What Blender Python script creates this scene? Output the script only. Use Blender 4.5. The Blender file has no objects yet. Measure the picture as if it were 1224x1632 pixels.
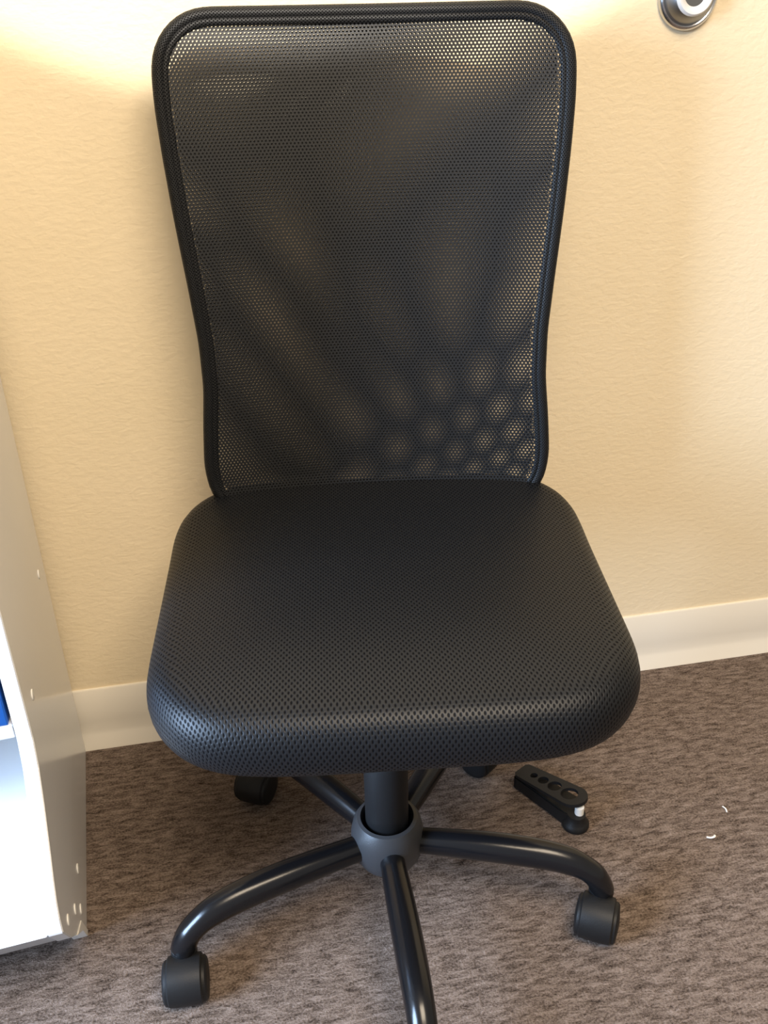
import bpy, bmesh, math, random
from mathutils import Vector, Matrix
random.seed(4)
S = bpy.context.scene
C = S.collection

# ------------------------------------------------------------------ camera
cam = bpy.data.cameras.new('camera')
cam.sensor_fit = 'VERTICAL'
cam.sensor_height = 32.0
cam.lens = 1423.4 / 1632 * 32.0
cam.clip_start = 0.02
camo = bpy.data.objects.new('camera', cam)
C.objects.link(camo)
PITCH, ROLL, PSI = 0.4774, -0.0234, 0.1836
fw = Vector((math.sin(PSI) * math.cos(PITCH), math.cos(PSI) * math.cos(PITCH), -math.sin(PITCH)))
r0 = Vector((math.cos(PSI), -math.sin(PSI), 0)); u0 = r0.cross(fw)
r1 = math.cos(ROLL) * r0 + math.sin(ROLL) * u0
u1 = -math.sin(ROLL) * r0 + math.cos(ROLL) * u0
M = Matrix(((r1.x, u1.x, -fw.x, 0), (r1.y, u1.y, -fw.y, -1.1516), (r1.z, u1.z, -fw.z, 0.9591), (0, 0, 0, 1)))
camo.matrix_world = M
S.camera = camo

# ------------------------------------------------------------------ world, lights, exposure
S.view_settings.view_transform = 'Standard'
S.view_settings.look = 'None'
S.view_settings.exposure = 0.0
S.view_settings.gamma = 1.0
S.view_settings.use_curve_mapping = False
W = bpy.data.worlds.new('world'); S.world = W
W.use_nodes = True
W.node_tree.nodes['Background'].inputs[0].default_value = (1.0, 0.93, 0.83, 1)
W.node_tree.nodes['Background'].inputs[1].default_value = 0.42


def area(name, loc, target, sx, sy, power, col):
    l = bpy.data.lights.new(name, 'AREA'); l.shape = 'RECTANGLE'; l.size = sx; l.size_y = sy
    l.energy = power; l.color = col
    o = bpy.data.objects.new(name, l); C.objects.link(o); o.location = loc
    o.rotation_euler = (Vector(target) - Vector(loc)).to_track_quat('-Z', 'Y').to_euler()
    return o


area('ceiling_light', (0.42, -1.65, 2.45), (0.42, -1.64, 0), 1.3, 1.0, 80, (1.0, 0.83, 0.62))
area('window_light', (-1.9, -1.1, 1.0), (0.3, -0.4, 0.3), 0.9, 1.2, 175, (0.50, 0.70, 1.0))
sp = bpy.data.lights.new('wall_spot', 'SPOT'); sp.energy = 270; sp.color = (1.0, 0.96, 0.9)
sp.spot_size = math.radians(47.6); sp.spot_blend = 0.06; sp.shadow_soft_size = 0.02
spo = bpy.data.objects.new('wall_spot', sp); C.objects.link(spo)
spo.location = (0.0, -1.7, 2.25)
spo.rotation_euler = (Vector((0.10, 0, 1.80)) - Vector(spo.location)).to_track_quat('-Z', 'Y').to_euler()

# ------------------------------------------------------------------ material helpers
def new_mat(name, col, rough=0.5, spec=0.5, metal=0.0, coat=0.0):
    m = bpy.data.materials.new(name); m.use_nodes = True
    b = m.node_tree.nodes['Principled BSDF']
    b.inputs['Base Color'].default_value = (*col, 1)
    b.inputs['Roughness'].default_value = rough
    b.inputs['Specular IOR Level'].default_value = spec
    b.inputs['Metallic'].default_value = metal
    b.inputs['Coat Weight'].default_value = coat
    return m


class N:
    """small node builder"""
    def __init__(self, m):
        self.t = m.node_tree; self.b = self.t.nodes['Principled BSDF']

    def node(self, typ, **kw):
        n = self.t.nodes.new(typ)
        for k, v in kw.items():
            if k.startswith('_'):
                setattr(n, k[1:], v)
        return n

    def link(self, a, b): self.t.links.new(a, b)

    def math(self, op, a, b=None, c=None):
        n = self.t.nodes.new('ShaderNodeMath'); n.operation = op
        for i, v in enumerate((a, b, c)):
            if v is None: continue
            if isinstance(v, (int, float)): n.inputs[i].default_value = v
            else: self.link(v, n.inputs[i])
        return n.outputs[0]

    def coord(self, which='Object'):
        return self.t.nodes.new('ShaderNodeTexCoord').outputs[which]

    def mapping(self, v, scale=(1, 1, 1), rot=(0, 0, 0)):
        n = self.t.nodes.new('ShaderNodeMapping'); self.link(v, n.inputs[0])
        n.inputs['Scale'].default_value = scale; n.inputs['Rotation'].default_value = rot
        return n.outputs[0]

    def noise(self, v, scale, detail=3, rough=0.55, dist=0.0):
        n = self.t.nodes.new('ShaderNodeTexNoise'); self.link(v, n.inputs['Vector'])
        n.inputs['Scale'].default_value = scale; n.inputs['Detail'].default_value = detail
        n.inputs['Roughness'].default_value = rough; n.inputs['Distortion'].default_value = dist
        return n.outputs['Fac']

    def ramp(self, f, stops):
        n = self.t.nodes.new('ShaderNodeValToRGB'); self.link(f, n.inputs[0])
        e = n.color_ramp.elements
        while len(e) < len(stops): e.new(0.5)
        for s, (p, c) in zip(e, stops):
            s.position = p; s.color = (*c, 1) if len(c) == 3 else c
        return n.outputs[0]

    def bump(self, h, strength, dist):
        n = self.t.nodes.new('ShaderNodeBump'); self.link(h, n.inputs['Height'])
        n.inputs['Strength'].default_value = strength; n.inputs['Distance'].default_value = dist
        self.link(n.outputs[0], self.b.inputs['Normal'])
        return n.outputs[0]


def mat_wall():
    m = new_mat('wall_paint', (0.86, 0.73, 0.51), 0.6, 0.25); n = N(m)
    c = n.coord()
    h = n.noise(n.mapping(c, (0.7, 1, 1.15)), 110, 4, 0.5, 0.4)
    h2 = n.noise(n.mapping(c, (1, 1, 1.6)), 160, 2)
    n.bump(n.math('ADD', h, n.math('MULTIPLY', h2, 0.4)), 0.3, 0.003)
    col = n.ramp(n.noise(c, 5, 3), [(0.3, (0.85, 0.715, 0.49)), (0.7, (0.88, 0.745, 0.525))])
    n.link(col, n.b.inputs['Base Color'])
    return m


def mat_carpet():
    m = new_mat('carpet_pile', (0.12, 0.09, 0.075), 1.0, 0.05); n = N(m)
    c = n.coord()
    streak = n.noise(n.mapping(c, (42, 150, 1), (0, 0, 0.02)), 1.0, 4, 0.7, 0.5)
    fine = n.noise(n.mapping(c, (330, 440, 1)), 1.0, 3, 0.8)
    f = n.math('ADD', n.math('MULTIPLY', streak, 0.50), n.math('MULTIPLY', fine, 0.50))
    col = n.ramp(f, [(0.36, (0.030, 0.021, 0.017)), (0.45, (0.122, 0.090, 0.071)), (0.54, (0.235, 0.180, 0.148)), (0.70, (0.41, 0.33, 0.285))])
    n.link(col, n.b.inputs['Base Color'])
    n.bump(f, 1.0, 0.006)
    return m


def mat_mesh_fabric(name, base, hole, pu, pv, rough=0.5, spec=0.5, bump=0.8):
    """staggered lattice of lens shaped holes in UV metres"""
    m = new_mat(name, base, rough, spec); n = N(m)
    uv = n.coord('UV')
    sep = n.node('ShaderNodeSeparateXYZ'); n.link(uv, sep.inputs[0])
    u = n.math('DIVIDE', sep.outputs[0], pu); v = n.math('DIVIDE', sep.outputs[1], pv)
    ds = []
    for off in (0.0, 0.5):
        a = n.math('SUBTRACT', n.math('FRACT', n.math('ADD', u, off)), 0.5)
        b = n.math('SUBTRACT', n.math('FRACT', n.math('ADD', v, off)), 0.5)
        ds.append(n.math('SQRT', n.math('ADD', n.math('POWER', n.math('MULTIPLY', a, 1.25), 2), n.math('POWER', b, 2))))
    d = n.math('MINIMUM', ds[0], ds[1])
    f = n.math('SMOOTH_MIN', n.math('MULTIPLY', n.math('SUBTRACT', d, 0.14), 6.0), 1.0, 0.2)
    f = n.math('MAXIMUM', f, 0.0)
    col = n.ramp(f, [(0.0, hole), (0.9, base)])
    n.link(col, n.b.inputs['Base Color'])
    n.bump(f, bump, 0.0012)
    n.link(n.math('MULTIPLY_ADD', f, spec * 0.85, spec * 0.15), n.b.inputs['Specular IOR Level'])
    return m


def mat_grain(name, col, rough, spec, scale, strength, dist=0.0006, coat=0.0, metal=0.0):
    m = new_mat(name, col, rough, spec, metal, coat); n = N(m)
    n.bump(n.noise(n.coord(), scale, 2), strength, dist)
    return m


MT = dict(
    wall=mat_wall(), carpet=mat_carpet(),
    base=mat_grain('vinyl_baseboard', (0.83, 0.77, 0.66), 0.42, 0.4, 25, 0.15),
    seat=mat_mesh_fabric('seat_mesh_fabric', (0.0062, 0.0070, 0.0085), (0.003, 0.003, 0.0037), 0.0054, 0.0074, 0.44, 0.32, 0.32),
    net=mat_grain('back_net', (0.014, 0.0145, 0.0155), 0.42, 0.45, 900, 0.2),
    sleeve=mat_mesh_fabric('sleeve_fabric', (0.008, 0.0085, 0.0095), (0.003, 0.003, 0.003), 0.0042, 0.0036, 0.5, 0.3, 0.5),
    plastic=mat_grain('black_plastic', (0.010, 0.010, 0.0105), 0.5, 0.28, 700, 0.25),
    hub=mat_grain('hub_plastic', (0.034, 0.035, 0.038), 0.42, 0.5, 900, 0.3),
    steel=mat_grain('black_steel', (0.006, 0.006, 0.007), 0.22, 0.42, 300, 0.05),
    white=mat_grain('white_laminate', (0.76, 0.77, 0.78), 0.2, 0.5, 90, 0.03),
    cap=mat_grain('white_plastic', (0.85, 0.83, 0.78), 0.4, 0.5, 200, 0.05),
    chrome=mat_grain('brushed_chrome', (0.62, 0.62, 0.63), 0.22, 0.5, 400, 0.06, metal=1.0),
    greyring=mat_grain('satin_grey_metal', (0.30, 0.30, 0.30), 0.38, 0.5, 400, 0.06, metal=1.0),
    rubber=mat_grain('pale_rubber', (0.66, 0.58, 0.40), 0.6, 0.3, 200, 0.1),
    palering=mat_grain('pale_satin_ring', (0.75, 0.74, 0.72), 0.45, 0.4, 200, 0.05),
    blue=mat_grain('blue_card', (0.004, 0.075, 0.30), 0.35, 0.5, 40, 0.05),
    blue2=mat_grain('light_blue_print', (0.006, 0.14, 0.48), 0.35, 0.5, 40, 0.05),
    paper=mat_grain('white_card', (0.82, 0.83, 0.86), 0.5, 0.4, 60, 0.05),
    tan=mat_grain('tan_card', (0.62, 0.46, 0.28), 0.6, 0.3, 60, 0.1),
    lint=mat_grain('lint', (0.85, 0.84, 0.82), 0.9, 0.1, 500, 0.3),
)


# ------------------------------------------------------------------ object helpers
def mesh_obj(name, verts, faces, mat, parent=None, smooth=True, uvs=None):
    me = bpy.data.meshes.new(name)
    me.from_pydata(verts, [], faces)
    if smooth:
        me.polygons.foreach_set('use_smooth', [True] * len(me.polygons))
    if uvs is not None:
        l = me.uv_layers.new(name='UVMap')
        idx = [0] * len(me.loops); me.loops.foreach_get('vertex_index', idx)
        l.data.foreach_set('uv', [x for i in idx for x in uvs[i]])
    me.materials.append(mat); me.update()
    o = bpy.data.objects.new(name, me); C.objects.link(o)
    if parent is not None: o.parent = parent
    return o


def bm_obj(name, bm, mat, parent=None, smooth=False):
    bmesh.ops.recalc_face_normals(bm, faces=bm.faces[:])
    me = bpy.data.meshes.new(name); bm.to_mesh(me); bm.free()
    if smooth:
        me.polygons.foreach_set('use_smooth', [True] * len(me.polygons))
        me.set_sharp_from_angle(angle=math.radians(38))
    me.materials.append(mat)
    o = bpy.data.objects.new(name, me); C.objects.link(o)
    if parent is not None: o.parent = parent
    return o


def empty(name, loc=(0, 0, 0), rz=0.0, parent=None):
    o = bpy.data.objects.new(name, None); C.objects.link(o)
    o.location = loc; o.rotation_euler = (0, 0, rz); o.empty_display_size = 0.05
    if parent is not None: o.parent = parent
    return o


def tag(o, label=None, cat=None, group=None, kind=None):
    if label: o['label'] = label
    if cat: o['category'] = cat
    if group: o['group'] = group
    if kind: o['kind'] = kind
    return o


def box_bm(x0, x1, y0, y1, z0, z1, bevel=0.0, seg=2, bm=None, mtx=None):
    own = bmesh.new()
    g = bmesh.ops.create_cube(own, size=1.0)
    for v in own.verts:
        v.co = Vector(((x0 + x1) / 2 + v.co.x * (x1 - x0), (y0 + y1) / 2 + v.co.y * (y1 - y0), (z0 + z1) / 2 + v.co.z * (z1 - z0)))
    if bevel > 0:
        bmesh.ops.bevel(own, geom=own.edges[:], offset=bevel, segments=seg, affect='EDGES', profile=0.5)
    if mtx is not None: own.transform(mtx)
    return own


def lathe(profile, n=40, mtx=None):
    """profile of (r, h) revolved around +Z"""
    vs, fs, rings = [], [], []
    for r, h in profile:
        if r < 1e-6:
            rings.append([len(vs)]); vs.append(Vector((0, 0, h)))
        else:
            st = len(vs)
            vs += [Vector((r * math.cos(2 * math.pi * i / n), r * math.sin(2 * math.pi * i / n), h)) for i in range(n)]
            rings.append(list(range(st, st + n)))
    for a, b in zip(rings, rings[1:]):
        if len(a) == 1 and len(b) == 1: continue
        for i in range(n):
            j = (i + 1) % n
            if len(a) == 1: fs.append((a[0], b[j], b[i]))
            elif len(b) == 1: fs.append((a[i], a[j], b[0]))
            else: fs.append((a[i], a[j], b[j], b[i]))
    if mtx is not None: vs = [mtx @ v for v in vs]
    bm = bmesh.new(); bv = [bm.verts.new(v) for v in vs]
    for f in fs: bm.faces.new([bv[i] for i in f])
    return bm


def sweep(path, rads, up=Vector((0, 0, 1)), n=16, closed=False, caps=True):
    """elliptical tube: rads = (half width across, half height along 'up')"""
    P = [Vector(p) for p in path]; m = len(P); vs, fs = [], []
    for i, p in enumerate(P):
        a = P[(i - 1) % m] if (closed or i > 0) else P[i]
        b = P[(i + 1) % m] if (closed or i < m - 1) else P[i]
        t = (b - a).normalized()
        u = up[i] if isinstance(up, list) else up
        s = t.cross(u).normalized(); w = s.cross(t).normalized()
        rx, ry = rads[i] if isinstance(rads, list) else rads
        for k in range(n):
            c_, s_ = math.cos(2 * math.pi * k / n), math.sin(2 * math.pi * k / n)
            vs.append(p + s * rx * c_ + w * ry * s_)
    for i in range(m if closed else m - 1):
        j = (i + 1) % m
        for k in range(n):
            l = (k + 1) % n
            fs.append((i * n + k, i * n + l, j * n + l, j * n + k))
    if caps and not closed:
        fs.append(tuple(range(n))[::-1]); fs.append(tuple((m - 1) * n + k for k in range(n)))
    return vs, fs


def smooth_path(pts, n):
    """Catmull-Rom through tuples"""
    out = []; m = len(pts)
    for i in range(m - 1):
        p0 = pts[max(i - 1, 0)]; p1 = pts[i]; p2 = pts[i + 1]; p3 = pts[min(i + 2, m - 1)]
        for k in range(n):
            t = k / n
            out.append(tuple(0.5 * (2 * b + (c - a) * t + (2 * a - 5 * b + 4 * c - d) * t * t + (-a + 3 * b - 3 * c + d) * t ** 3)
                             for a, b, c, d in zip(p0, p1, p2, p3)))
    out.append(tuple(pts[-1]))
    return out


def prism_bm(poly, frame, thick, bevel=0.0):
    """poly in (a, b) -> origin + a*ea + b*eb, extruded by -thick along en"""
    o, ea, eb, en = frame
    bm = bmesh.new()
    f = [bm.verts.new(o + ea * a + eb * b) for a, b in poly]
    g = [bm.verts.new(o + ea * a + eb * b - en * thick) for a, b in poly]
    bm.faces.new(f); bm.faces.new(g[::-1])
    for i in range(len(poly)):
        j = (i + 1) % len(poly)
        bm.faces.new((f[i], g[i], g[j], f[j]))
    bmesh.ops.recalc_face_normals(bm, faces=bm.faces[:])
    if bevel > 0:
        bmesh.ops.bevel(bm, geom=bm.edges[:], offset=bevel, segments=2, affect='EDGES')
    return bm


# ------------------------------------------------------------------ room
tag(bm_obj('floor', box_bm(-3, 3.4, -3.6, 0.1, -0.05, 0.0), MT['carpet']), 'brown streaked loop pile carpet', kind='structure')
tag(bm_obj('wall_back', box_bm(-3, 3.4, 0.0, 0.1, 0.0, 2.6), MT['wall']), 'cream orange peel textured wall behind the chair', kind='structure')
BBP = [(0, 0.1065), (-0.003, 0.1062), (-0.0042, 0.1045), (-0.0044, 0.045), (-0.0048, 0.028), (-0.0065, 0.0215), (-0.0150, 0.0035), (-0.0160, 0.0), (0, 0)]
bm = bmesh.new()
A = [bm.verts.new((-3, y, z)) for y, z in BBP]; B = [bm.verts.new((3.4, y, z)) for y, z in BBP]
for i in range(len(BBP) - 1): bm.faces.new((A[i], A[i + 1], B[i + 1], B[i]))
bm.faces.new(A); bm.faces.new(B[::-1])
tag(bm_obj('baseboard_back', bm, MT['base'], smooth=True), 'cream vinyl cove baseboard with flared toe', kind='structure')

# ------------------------------------------------------------------ office chair
TH = math.radians(-7.5)
chair = tag(empty('office_chair', (0.140, -0.370, 0), TH), 'armless black mesh back office chair on five castors against cream wall', 'chair')
DX = 0.012


def rounded_poly(corners, radii, seg):
    out = []; m = len(corners)
    for i in range(m):
        p = Vector(corners[i]); a = (Vector(corners[i - 1]) - p).normalized(); b = (Vector(corners[(i + 1) % m]) - p).normalized()
        ang = a.angle(b); d = radii[i] / math.tan(ang / 2)
        c = p + (a + b).normalized() * (radii[i] / math.sin(ang / 2))
        s = p + a * d - c; e = p + b * d - c
        tot = s.angle(e); sgn = 1 if s.x * e.y - s.y * e.x > 0 else -1
        for k in range(seg + 1):
            an = sgn * tot * k / seg
            out.append(c + Vector((s.x * math.cos(an) - s.y * math.sin(an), s.x * math.sin(an) + s.y * math.cos(an))))
    return out


def resample(poly, n):
    m = len(poly); L = [0]
    for i in range(m): L.append(L[-1] + (poly[(i + 1) % m] - poly[i]).length)
    out = []; j = 0
    for k in range(n):
        s = L[-1] * k / n
        while L[j + 1] < s: j += 1
        t = (s - L[j]) / max(L[j + 1] - L[j], 1e-9)
        out.append(poly[j].lerp(poly[(j + 1) % m], t))
    return out


# seat cushion: rounded trapezoid, dome on top, waterfall front edge
def seat_mesh():
    n = 144
    ol = rounded_poly([(-0.2372, -0.1846), (-0.1, -0.1966), (0.1, -0.1966), (0.2372, -0.1846), (0.2577, 0.2750), (-0.2577, 0.2750)],
                      [0.1014, 0.3, 0.3, 0.1014, 0.0936, 0.0936], 14)
    ol = resample(ol, n)
    for _ in range(6): ol = [(ol[i - 1] + ol[i] * 2 + ol[(i + 1) % n]) / 4 for i in range(n)]
    nor = []
    for i in range(n):
        t = (ol[(i + 1) % n] - ol[i - 1]).normalized(); nor.append(Vector((t.y, -t.x)))
    HT, IN = 0.0360, 0.0340
    vs, fs, uv = [], [], []

    def top(p):
        dz = 0.0
        if p.y < -0.06: dz -= 0.38 * (p.y + 0.06) ** 2
        if p.y > 0.1: dz += 0.6526 * (p.y - 0.1) ** 2
        return dz

    rings = []
    prof = [(-0.5 * math.pi + math.pi * k / 14) for k in range(15)]
    for a in prof:
        ins = IN * (1 - math.cos(a) ** 0.8 if math.cos(a) > 0 else 1); h = HT * math.sin(a)
        rings.append((ins, h, (math.pi / 2 - a) * 0.0328))
    zc = 0.4150
    for ins, h, arc in rings:
        for p, q in zip(ol, nor):
            b = p - q * ins; e = p - q * IN
            vs.append((b.x + 0.0075, b.y, zc + h + top(b))); w = e + q * arc; uv.append((w.x, w.y))
    cen = Vector((0, 0.01))
    for s in (0.93, 0.85, 0.75, 0.62, 0.48, 0.34, 0.2, 0.08):
        for p, q in zip(ol, nor):
            e = p - q * IN; b = cen + (e - cen) * s
            vs.append((b.x + 0.0075, b.y, zc + HT + top(b) + 0.009 * (1 - s ** 2.2))); uv.append((b.x, b.y))
    R = len(vs) // n
    for r in range(R - 1):
        for i in range(n):
            j = (i + 1) % n
            fs.append((r * n + i, r * n + j, (r + 1) * n + j, (r + 1) * n + i))
    vs.append((0.0075, 0.01, zc + HT + 0.009)); uv.append((0, 0.01)); k = len(vs) - 1
    for i in range(n): fs.append(((R - 1) * n + i, (R - 1) * n + (i + 1) % n, k))
    fs.append(tuple(range(n))[::-1])
    return vs, fs, uv


v_, f_, u_ = seat_mesh()
mesh_obj('seat', v_, f_, MT['seat'], chair, uvs=u_)

# backrest -------------------------------------------------------
ZB, ZT = 0.428, 1.004


def half_w(z):
    pts = [(0.428, 0.208), (0.452, 0.213), (0.50, 0.2185), (0.55, 0.2145), (0.60, 0.2090), (0.656, 0.2090), (0.72, 0.2145), (0.80, 0.2225), (0.86, 0.2275), (0.91, 0.2305), (0.96, 0.2300), (1.01, 0.2290)]
    for (a, b), (c, d) in zip(pts, pts[1:]):
        if z <= c:
            t = max(0.0, (z - a) / (c - a)); return b + (d - b) * t
    return pts[-1][1]


def back_y(x, z):
    t = (z - 0.48) / 0.5
    return 0.236 + 0.053 * t - 0.010 * math.sin(math.pi * min(max(t, 0), 1)) + 0.022 * (1 - (x / 0.225) ** 2)


def half_w_c(z, inset, rt=0.062, rb=0.05):
    """half width with rounded corners, inset from the outline; -1 outside"""
    zt, zb = ZT - inset, ZB + inset
    if z > zt or z < zb: return -1.0
    w = half_w(z) - inset; r = max(rt - inset, 0.005); q = max(rb - inset, 0.005)
    if z > zt - r: w -= r - math.sqrt(max(r * r - (z - (zt - r)) ** 2, 0))
    if z < zb + q: w -= q - math.sqrt(max(q * q - ((zb + q) - z) ** 2, 0))
    return w


def back_loop(inset, n=220):
    side = []
    zt, zb = ZT - inset, ZB + inset
    for k in range(241):
        a = math.pi * k / 240
        z = (zt + zb) / 2 - (zt - zb) / 2 * math.cos(a)
        side.append(Vector((max(half_w_c(z, inset), 0), z)))
    loop = side + [Vector((-p.x, p.y)) for p in side[::-1]]
    loop = [p for i, p in enumerate(loop) if (p - loop[i - 1]).length > 1e-5]
    lp = resample(loop, n)
    for _ in range(2): lp = [(lp[i - 1] + lp[i] * 2 + lp[(i + 1) % n]) / 4 for i in range(n)]
    return lp


lp = back_loop(0.0080)
path = [(p.x + DX, back_y(p.x, p.y), p.y) for p in lp]
vs, fs = sweep(path, (0.0080, 0.0100), up=Vector((0, -1, 0)), n=14, closed=True)
seg = 14; uv = []
for i in range(len(path)):
    for k in range(seg): uv.append((i * 0.0094, k * 0.0046))
mesh_obj('back_frame', vs, fs, MT['sleeve'], chair, uvs=uv)
# flat hem sewn along the inside of the tube
outer, inner = back_loop(0.010), back_loop(0.0190)
vs, fs, uv = [], [], []
n = len(outer)
for lay, dy in ((outer, -0.0085), (inner, -0.0092), (inner, -0.0078), (outer, -0.007)):
    for i, p in enumerate(lay):
        vs.append((p.x + DX, back_y(p.x, p.y) + dy, p.y)); uv.append((p.x, p.y))
for r in range(4):
    q = (r + 1) % 4
    for i in range(n):
        j = (i + 1) % n
        fs.append((r * n + i, r * n + j, q * n + j, q * n + i))
mesh_obj('hem', vs, fs, MT['sleeve'], chair, uvs=uv)


def net(name, inset, dy, pu, pv, s, warp, rot=0.0):
    """sheet of fabric with a staggered lattice of real hexagonal holes"""
    vs, fs = [], []; cache = {}

    def vid(x, z):
        k = (round(x * 2e5), round(z * 2e5))
        if k not in cache:
            X, Z = warp(x, z)
            cache[k] = len(vs); vs.append((X + DX, back_y(X, Z) + dy, Z))
        return cache[k]
    cr, sr = math.cos(rot), math.sin(rot)
    nr = int(0.40 / pv)
    ncol = int(0.34 / pu)
    hx, hz = pu / 2, pv * 2 / 3
    hexo = [(0, hz), (hx, hz / 2), (hx, -hz / 2), (0, -hz), (-hx, -hz / 2), (-hx, hz / 2)]
    zc = (ZT + ZB) / 2
    for r in range(-nr, nr + 1):
        for c in range(-ncol, ncol + 1):
            cx = c * pu + (pu / 2 if r % 2 else 0); cz = r * pv
            X, Z = warp(cx * cr - cz * sr, zc + cx * sr + cz * cr)
            w = half_w_c(Z, inset)
            if w < 0 or abs(X) > w: continue
            o = [(cx + a, cz + b) for a, b in hexo]; ih = [(cx + a * s, cz + b * s) for a, b in hexo]
            ov = [vid(a * cr - b * sr, zc + a * sr + b * cr) for a, b in o]
            iv = [vid(a * cr - b * sr, zc + a * sr + b * cr) for a, b in ih]
            for k in range(6):
                l = (k + 1) % 6
                fs.append((ov[k], iv[k], iv[l], ov[l]))
    return mesh_obj(name, vs, fs, MT['net'], chair, smooth=True)


def warp_front(x, z): return x, z


def warp_rear(x, z):
    b = max(0.0, 0.72 - z); g = min(1.0, b / 0.22)
    q = max(0.0, x + 0.02)
    s = 0.86 * x + 0.5 * (z - 0.73)
    dx = 0.24 * q * q * g + 0.062 * s + 0.05 * s * s + 0.0018 * math.sin(11 * z + 9 * x)
    dz = -0.30 * b * b * (0.25 + 4.0 * max(0, x + 0.05)) + 0.002 * math.sin(8 * x + 1.0)
    t = min(1.0, max(0.0, (z - 0.70) / 0.30)); t = t * t * (3 - 2 * t)
    return x + dx * (1 - 0.75 * t) + 0.0015 * t, z + dz * (1 - t)


net('front_net', 0.0155, -0.0083, 0.0042, 0.0034, 0.53, warp_front)
net('rear_net', 0.0165, 0.0095, 0.00424, 0.00343, 0.50, warp_rear, 0.008)

# seat pan, tilt mechanism and back bracket under the cushion
pan = rounded_poly([(-0.19, -0.17), (0.19, -0.17), (0.18, 0.20), (-0.18, 0.20)], [0.05] * 4, 8)
fr = (Vector((DX, 0, 0.3885)), Vector((1, 0, 0)), Vector((0, 1, 0)), Vector((0, 0, 1)))
bm_obj('seat_pan', prism_bm([(p.x, p.y) for p in pan], fr, 0.012, 0.002), MT['plastic'], chair)
bm_obj('tilt_plate', box_bm(-0.075, 0.075, -0.09, 0.10, 0.345, 0.377, 0.006), MT['steel'], chair)
vs, fs = sweep(smooth_path([(0.012, 0.05, 0.362), (0.012, 0.16, 0.362), (0.012, 0.25, 0.366), (0.012, 0.288, 0.385), (0.012, 0.290, 0.41), (0.012, 0.275, 0.438)], 8),
               (0.032, 0.005), up=Vector((0, -0.5, 1)), n=12)
mesh_obj('back_bracket', vs, fs, MT['steel'], chair)
vs, fs = sweep([(0.06, -0.02, 0.36), (0.14, -0.03, 0.358), (0.2, -0.035, 0.362)], (0.005, 0.005), n=10)
lev = mesh_obj('height_lever', vs, fs, MT['steel'], chair)

# gas lift column and hub
bm_obj('column', lathe([(0, 0.098), (0.0245, 0.098), (0.0262, 0.101), (0.0262, 0.225), (0.025, 0.228), (0.022, 0.229), (0.022, 0.348), (0, 0.348)], 40), MT['plastic'], chair, True)
bm_obj('hub', lathe([(0.0305, 0.098), (0.0305, 0.130), (0.0325, 0.134), (0.0365, 0.1325), (0.0415, 0.124), (0.0445, 0.110), (0.0445, 0.096), (0.042, 0.080), (0.036, 0.068), (0.026, 0.064), (0, 0.064)], 56), MT['hub'], chair, True)

# five legs and castors: angles measured from the chair's own axes
HUBZ = 0.098
legp = smooth_path([(0.034, HUBZ), (0.08, HUBZ + 0.002), (0.14, HUBZ + 0.003), (0.19, HUBZ + 0.0005), (0.226, HUBZ - 0.007), (0.249, HUBZ - 0.021), (0.2595, HUBZ - 0.038), (0.262, HUBZ - 0.046)], 6)
legr = []
for r, z in legp:
    t = min(max((r - 0.05) / 0.19, 0), 1)
    legr.append((0.0152 + 0.002 * math.sin(math.pi * t), 0.0162 + 0.0022 * math.sin(math.pi * t) - 0.002 * max(0, (t - 0.9) * 10)))
BASE = math.radians(-2.7) - TH
leg_mesh = None


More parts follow.
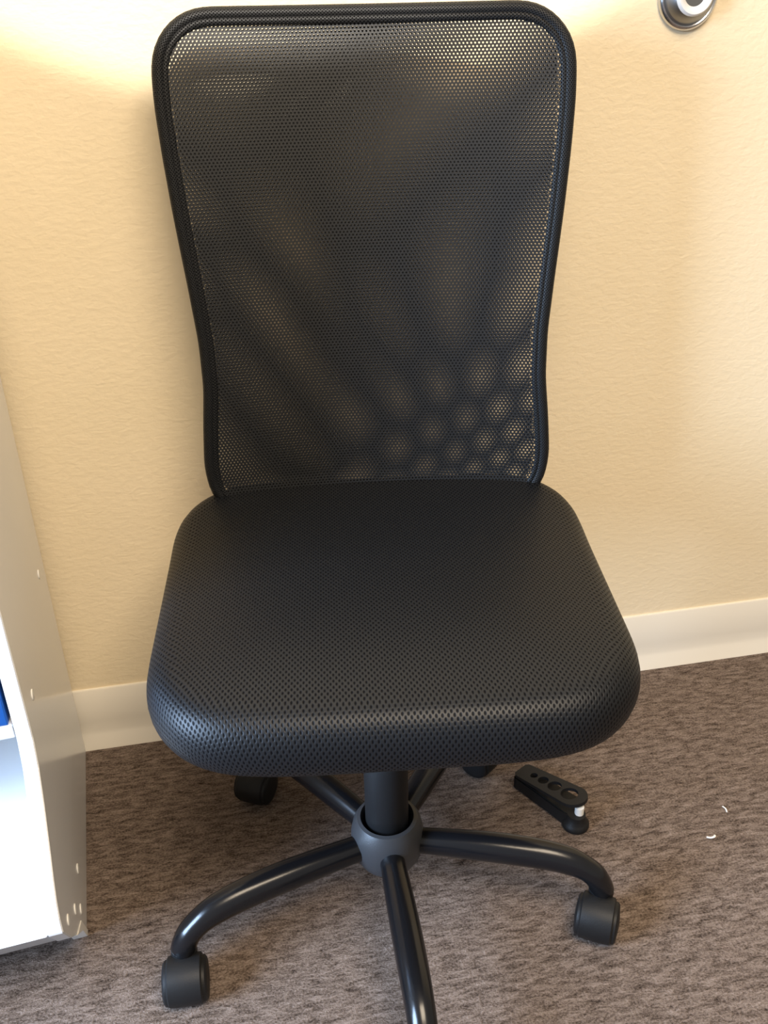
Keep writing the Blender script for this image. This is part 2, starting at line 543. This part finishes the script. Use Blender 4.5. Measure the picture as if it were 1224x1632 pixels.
def castor_parts(parent_root, loc, yaw):
    """hood + stem + two wheels, rolling axis along local X"""
    m = Matrix.Translation(loc) @ Matrix.Rotation(yaw, 4, 'Z')
    rx = Matrix.Rotation(math.pi / 2, 4, 'Y')
    R = 0.0262
    prof = []
    # hood: barrel shell open at the bottom
    vs, fs = [], []
    xs = [(-0.0195, 0.0250), (-0.0180, 0.0268), (-0.0100, 0.0276), (0.0, 0.0278), (0.0100, 0.0276), (0.0180, 0.0268), (0.0195, 0.0250)]
    na = 22; a0, a1 = math.radians(-52), math.radians(205)
    for off in (0.0, -0.003):
        for x, r in xs:
            for k in range(na + 1):
                a = a0 + (a1 - a0) * k / na
                vs.append(Vector((x, -(r + off) * math.cos(a), 0.0265 + (r + off) * math.sin(a))))
    w = na + 1; L = len(xs)

    def q(o, i, k): return o * L * w + i * w + k
    for i in range(L - 1):
        for k in range(na):
            fs.append((q(0, i, k), q(0, i + 1, k), q(0, i + 1, k + 1), q(0, i, k + 1)))
            fs.append((q(1, i, k), q(1, i, k + 1), q(1, i + 1, k + 1), q(1, i + 1, k)))
    for i in range(L - 1):
        for k in (0, na): fs.append((q(0, i, k), q(1, i, k), q(1, i + 1, k), q(0, i + 1, k)))
    for k in range(na):
        for i in (0, L - 1): fs.append((q(0, i, k), q(0, i, k + 1), q(1, i, k + 1), q(1, i, k)))
    vs = [m @ Vector((v.x, v.y, max(v.z, 0.004))) for v in vs]
    bm = bmesh.new(); bv = [bm.verts.new(v) for v in vs]
    for f in fs: bm.faces.new([bv[i] for i in f])
    hood = bm_obj('castor', bm, MT['plastic'], parent_root, True)
    for s in (-1, 1):
        wm = m @ Matrix.Translation((s * 0.0, 0, 0.0250)) @ rx
        pr = [(0.0, 0.003), (0.0222, 0.003), (0.0248, 0.006), (0.0250, 0.018), (0.0240, 0.0225), (0.0215, 0.0245), (0.015, 0.0252), (0.006, 0.0262), (0.0, 0.0264)]
        if s < 0: wm = wm @ Matrix.Rotation(math.pi, 4, 'X')
        bm_obj('wheel', lathe(pr, 32, wm), MT['plastic'], hood, True)
    sm = m @ Matrix.Translation((0, 0.021, 0))
    bm_obj('stem', lathe([(0, 0.036), (0.0135, 0.038), (0.0150, 0.048), (0.0145, 0.056), (0.011, 0.0595), (0.0085, 0.060), (0.0085, 0.068), (0, 0.068)], 24, sm), MT['plastic'], hood, True)
    return hood


# leg order: front, right front, right rear, left rear, left front; castor yaw in world terms
yaws = [20, -31, 40, -30, -2]
for k in range(5):
    a = BASE + k * 2 * math.pi / 5 - math.pi / 2
    e = Vector((math.cos(a), math.sin(a), 0))
    vs, fs = sweep([e * r + Vector((0, 0, z)) for r, z in legp], legr, n=18)
    mesh_obj('leg', vs, fs, MT['steel'], chair)
    yw = math.radians(yaws[k]) - TH
    tip = e * 0.2615
    back = Matrix.Rotation(yw, 3, 'Z') @ Vector((0, 0.021, 0))
    castor_parts(chair, Vector((tip.x, tip.y, 0)) - back, yw)

# ------------------------------------------------------------------ white bookcase
t_ = Vector((0.0988131, -0.99510601, 0)); n_ = Vector((0.99510601, 0.0988131, 0)); up = Vector((0, 0, 1))
BO = Vector((-0.2696, -0.0145, 0))
case = tag(empty('bookcase', BO, math.atan2(n_.y, n_.x)), 'glossy white bookcase standing on carpet against wall left of chair', 'bookcase')
# local frame: +x = outward normal of the right side, -y = forward
fr = (Vector((0, 0, 0)), Vector((0, -1, 0)), Vector((0, 0, 1)), Vector((1, 0, 0)))
H = 1.15
panel = [(0, 0), (0.343, 0), (0.362, 0.034), (0.396, 0.068), (0.425, 0.100), (0.455, 0.145), (0.4535, 0.165), (0.446, 0.185), (0.432, 0.205), (0.4166, 0.222), (0.385, 0.262), (0.364, 0.295), (0.3555, 0.325), (0.3555, H), (0, H)]
side = bm_obj('side_panel', prism_bm(panel, fr, 0.016, 0.0012), MT['white'], case)
side['label'] = 'right side panel with small white screw caps'
for d, z in [(0.0625, 0.357), (0.3029, 0.3424), (0.2961, 0.0656), (0.3701, 0.0806), (0.3388, 0.0435), (0.4187, 0.1212)]:
    bm_obj('screw_cap', lathe([(0, 0.0), (0.0064, 0.0), (0.0060, 0.0010), (0.003, 0.0014), (0, 0.0015)], 18,
                              Matrix.Translation((0.0, -d, z)) @ Matrix.Rotation(math.pi / 2, 4, 'Y')), MT['cap'], side, True)
fr2 = (Vector((0.0012, 0, 0)), Vector((0, -1, 0)), Vector((0, 0, 1)), Vector((1, 0, 0)))
foot = bm_obj('foot', prism_bm([(0.334, 0), (0.3435, 0.0), (0.3625, 0.034), (0.3965, 0.068), (0.357, 0.045)], fr2, 0.0172, 0.0004), MT['cap'], case)
WD = 0.60
frl = (Vector((-WD + 0.016, 0, 0)), Vector((0, -1, 0)), Vector((0, 0, 1)), Vector((1, 0, 0)))
bm_obj('side_panel', prism_bm(panel, frl, 0.016, 0.0012), MT['white'], case)
x0, x1 = -WD + 0.017, -0.017
bm_obj('back_panel', box_bm(x0, x1, -0.008, -0.002, 0.02, H - 0.001), MT['white'], case)
bm_obj('shelf', box_bm(x0, x1, -0.3545, -0.009, 0.330, 0.346, 0.001), MT['white'], case)
bm_obj('shelf', box_bm(x0, x1, -0.340, -0.009, 0.700, 0.716, 0.001), MT['white'], case)
bm_obj('top_panel', box_bm(x0, x1, -0.352, -0.009, H - 0.017, H - 0.001, 0.001), MT['white'], case)
bm_obj('shelf', box_bm(x0, x1, -0.440, -0.009, 0.141, 0.154, 0.001), MT['white'], case)
frr = (Vector((x1 + 0.0005, 0, 0)), Vector((0, -1, 0)), Vector((0, 0, 1)), Vector((1, 0, 0)))
bm_obj('front_rail', prism_bm([(0.4545, 0.1445), (0.397, 0.069), (0.385, 0.075), (0.4425, 0.1505)], frr, x1 - x0, 0.0008), MT['white'], case)

# blue carton on the shelf
bx = tag(empty('carton', case.matrix_world @ Vector((0, 0, 0)), 0), 'blue cardboard carton with white print on bookcase shelf', 'box')
bpy.context.view_layer.update()
bx.matrix_world = case.matrix_world @ Matrix.Translation((-0.0205, -0.3535, 0.3465)) @ Matrix.Rotation(math.radians(-4), 4, 'Z')
bm_obj('carton_body', box_bm(-0.21, 0, 0, 0.042, 0, 0.22, 0.0012), MT['blue'], bx)
bm_obj('white_label', box_bm(-0.19, -0.012, -0.0006, -0.0002, 0.004, 0.022), MT['paper'], bx)
bm_obj('print_panel', box_bm(-0.20, -0.010, -0.0006, -0.0002, 0.03, 0.10), MT['blue2'], bx)

# ------------------------------------------------------------------ wall bumper (round door stop)
bump = tag(empty('door_stop', (0.6015, 0, 1.0105)), 'round chrome door stop with concave rubber centre on wall', 'door stop')
rw = Matrix.Rotation(math.pi / 2, 4, 'X')
bm_obj('flange', lathe([(0, 0.0), (0.0385, 0.0), (0.0388, 0.003), (0.037, 0.0065), (0.0345, 0.008), (0.0325, 0.0075), (0.031, 0.006), (0, 0.006)], 56, rw), MT['chrome'], bump, True)
bm_obj('collar', lathe([(0.0325, 0.006), (0.031, 0.009), (0.026, 0.017), (0.0235, 0.0195), (0.0, 0.0195)], 56, rw), MT['greyring'], bump, True)
bm_obj('rim', lathe([(0.0238, 0.019), (0.0236, 0.021), (0.0215, 0.0235), (0.0190, 0.0235), (0.0150, 0.0215), (0.0118, 0.0180)], 48, rw), MT['palering'], bump, True)
bm_obj('rubber_pad', lathe([(0.0130, 0.0195), (0.0118, 0.0185), (0.008, 0.0178), (0, 0.0177)], 40, rw), MT['rubber'], bump, True)

# ------------------------------------------------------------------ black plastic clip lying on the carpet
far = Vector((0.3660, -0.2220, 0)); near = Vector((0.4240, -0.3220, 0))
d = (near - far); L = d.length
clip = tag(empty('plastic_clip', far, math.atan2(d.y, d.x)), 'small black plastic clip with four graduated holes lying on carpet', 'clip')


def hole_plate(L, w0, w1, holes, th):
    """tapered stadium plate with real round holes, in local XY, thickness th"""
    bm = bmesh.new(); n = 22
    outer = []
    for k in range(13):
        a = -math.pi / 2 + math.pi * k / 12; outer.append((L - w1 + w1 * math.cos(a), w1 * math.sin(a)))
    outer += [(0.004, w0), (0.0, w0 - 0.004), (0.0, -w0 + 0.004), (0.004, -w0)]
    loops = [outer] + [[(x + r * math.cos(2 * math.pi * k / n), r * math.sin(2 * math.pi * k / n)) for k in range(n)] for x, r in holes]
    edges = []
    for lp_ in loops:
        vv = [bm.verts.new((x, y, 0)) for x, y in lp_]
        edges += [bm.edges.new((vv[i], vv[(i + 1) % len(vv)])) for i in range(len(vv))]
    g = bmesh.ops.triangle_fill(bm, edges=edges, use_beauty=True)
    fcs = [f for f in bm.faces]
    for f in list(fcs):
        c = f.calc_center_median()
        if any((c.x - x) ** 2 + c.y ** 2 < (r * 0.9) ** 2 and all(abs((v.co.x - x) ** 2 + v.co.y ** 2 - r * r) < 1e-8 for v in f.verts) for x, r in holes):
            bm.faces.remove(f)
    ex = bmesh.ops.extrude_face_region(bm, geom=bm.faces[:])
    for v in ex['geom']:
        if isinstance(v, bmesh.types.BMVert): v.co.z += th
    return bm


pb = hole_plate(0.1156, 0.0155, 0.0205, [(0.026, 0.0055), (0.043, 0.0078), (0.0635, 0.0100), (0.0895, 0.0122)], 0.005)
pb.transform(Matrix.Translation((0.0, 0, 0.021)) @ Matrix.Rotation(math.radians(-10), 4, 'Y'))
bm_obj('upper_plate', pb, MT['plastic'], clip)
st = bmesh.new()
ring = rounded_poly([(0.0, -0.0155), (0.104, -0.018), (0.104, 0.0225), (0.0, 0.0155)], [0.004, 0.012, 0.012, 0.004], 8)
frc = (Vector((0, 0, 0.022)), Vector((1, 0, 0)), Vector((0, 1, 0)), Vector((0, 0, 1)))
bm_obj('lower_body', prism_bm([(p.x, p.y) for p in ring], frc, 0.0215, 0.002), MT['plastic'], clip)
bm_obj('round_foot', lathe([(0, 0), (0.0175, 0.0), (0.0185, 0.002), (0.0185, 0.006), (0.0165, 0.009), (0.013, 0.014), (0.0125, 0.022), (0, 0.022)], 36, Matrix.Translation((0.106, -0.006, 0.0005))), MT['plastic'], clip, True)
pin = bm_obj('pin', lathe([(0, 0.022), (0.0062, 0.022), (0.0062, 0.0345), (0, 0.035)], 24, Matrix.Translation((0.108, -0.003, 0.0))), MT['cap'], clip, True)
pin['label'] = 'white pin between the two plates'

# ------------------------------------------------------------------ scraps of lint on the carpet
def scrap(loc, pts, w, label):
    vs, fs = sweep(smooth_path(pts, 5), (w, w * 0.5), n=7)
    o = mesh_obj('lint_scrap', vs, fs, MT['lint']); o.location = loc
    tag(o, label, 'lint', 'white lint scraps on the carpet')


scrap((0.585, -0.377, 0.0015), [(-0.006, 0.002, 0), (-0.002, -0.001, 0.001), (0.003, -0.001, 0.0015), (0.006, 0.002, 0.0005)], 0.0016, 'curled white lint scrap on carpet, the lower and longer of two')
scrap((0.629, -0.335, 0.0012), [(0.0, -0.005, 0), (0.001, 0.0, 0.001), (-0.0005, 0.006, 0.0005)], 0.0011, 'thin upright white lint thread on carpet, farther from chair')
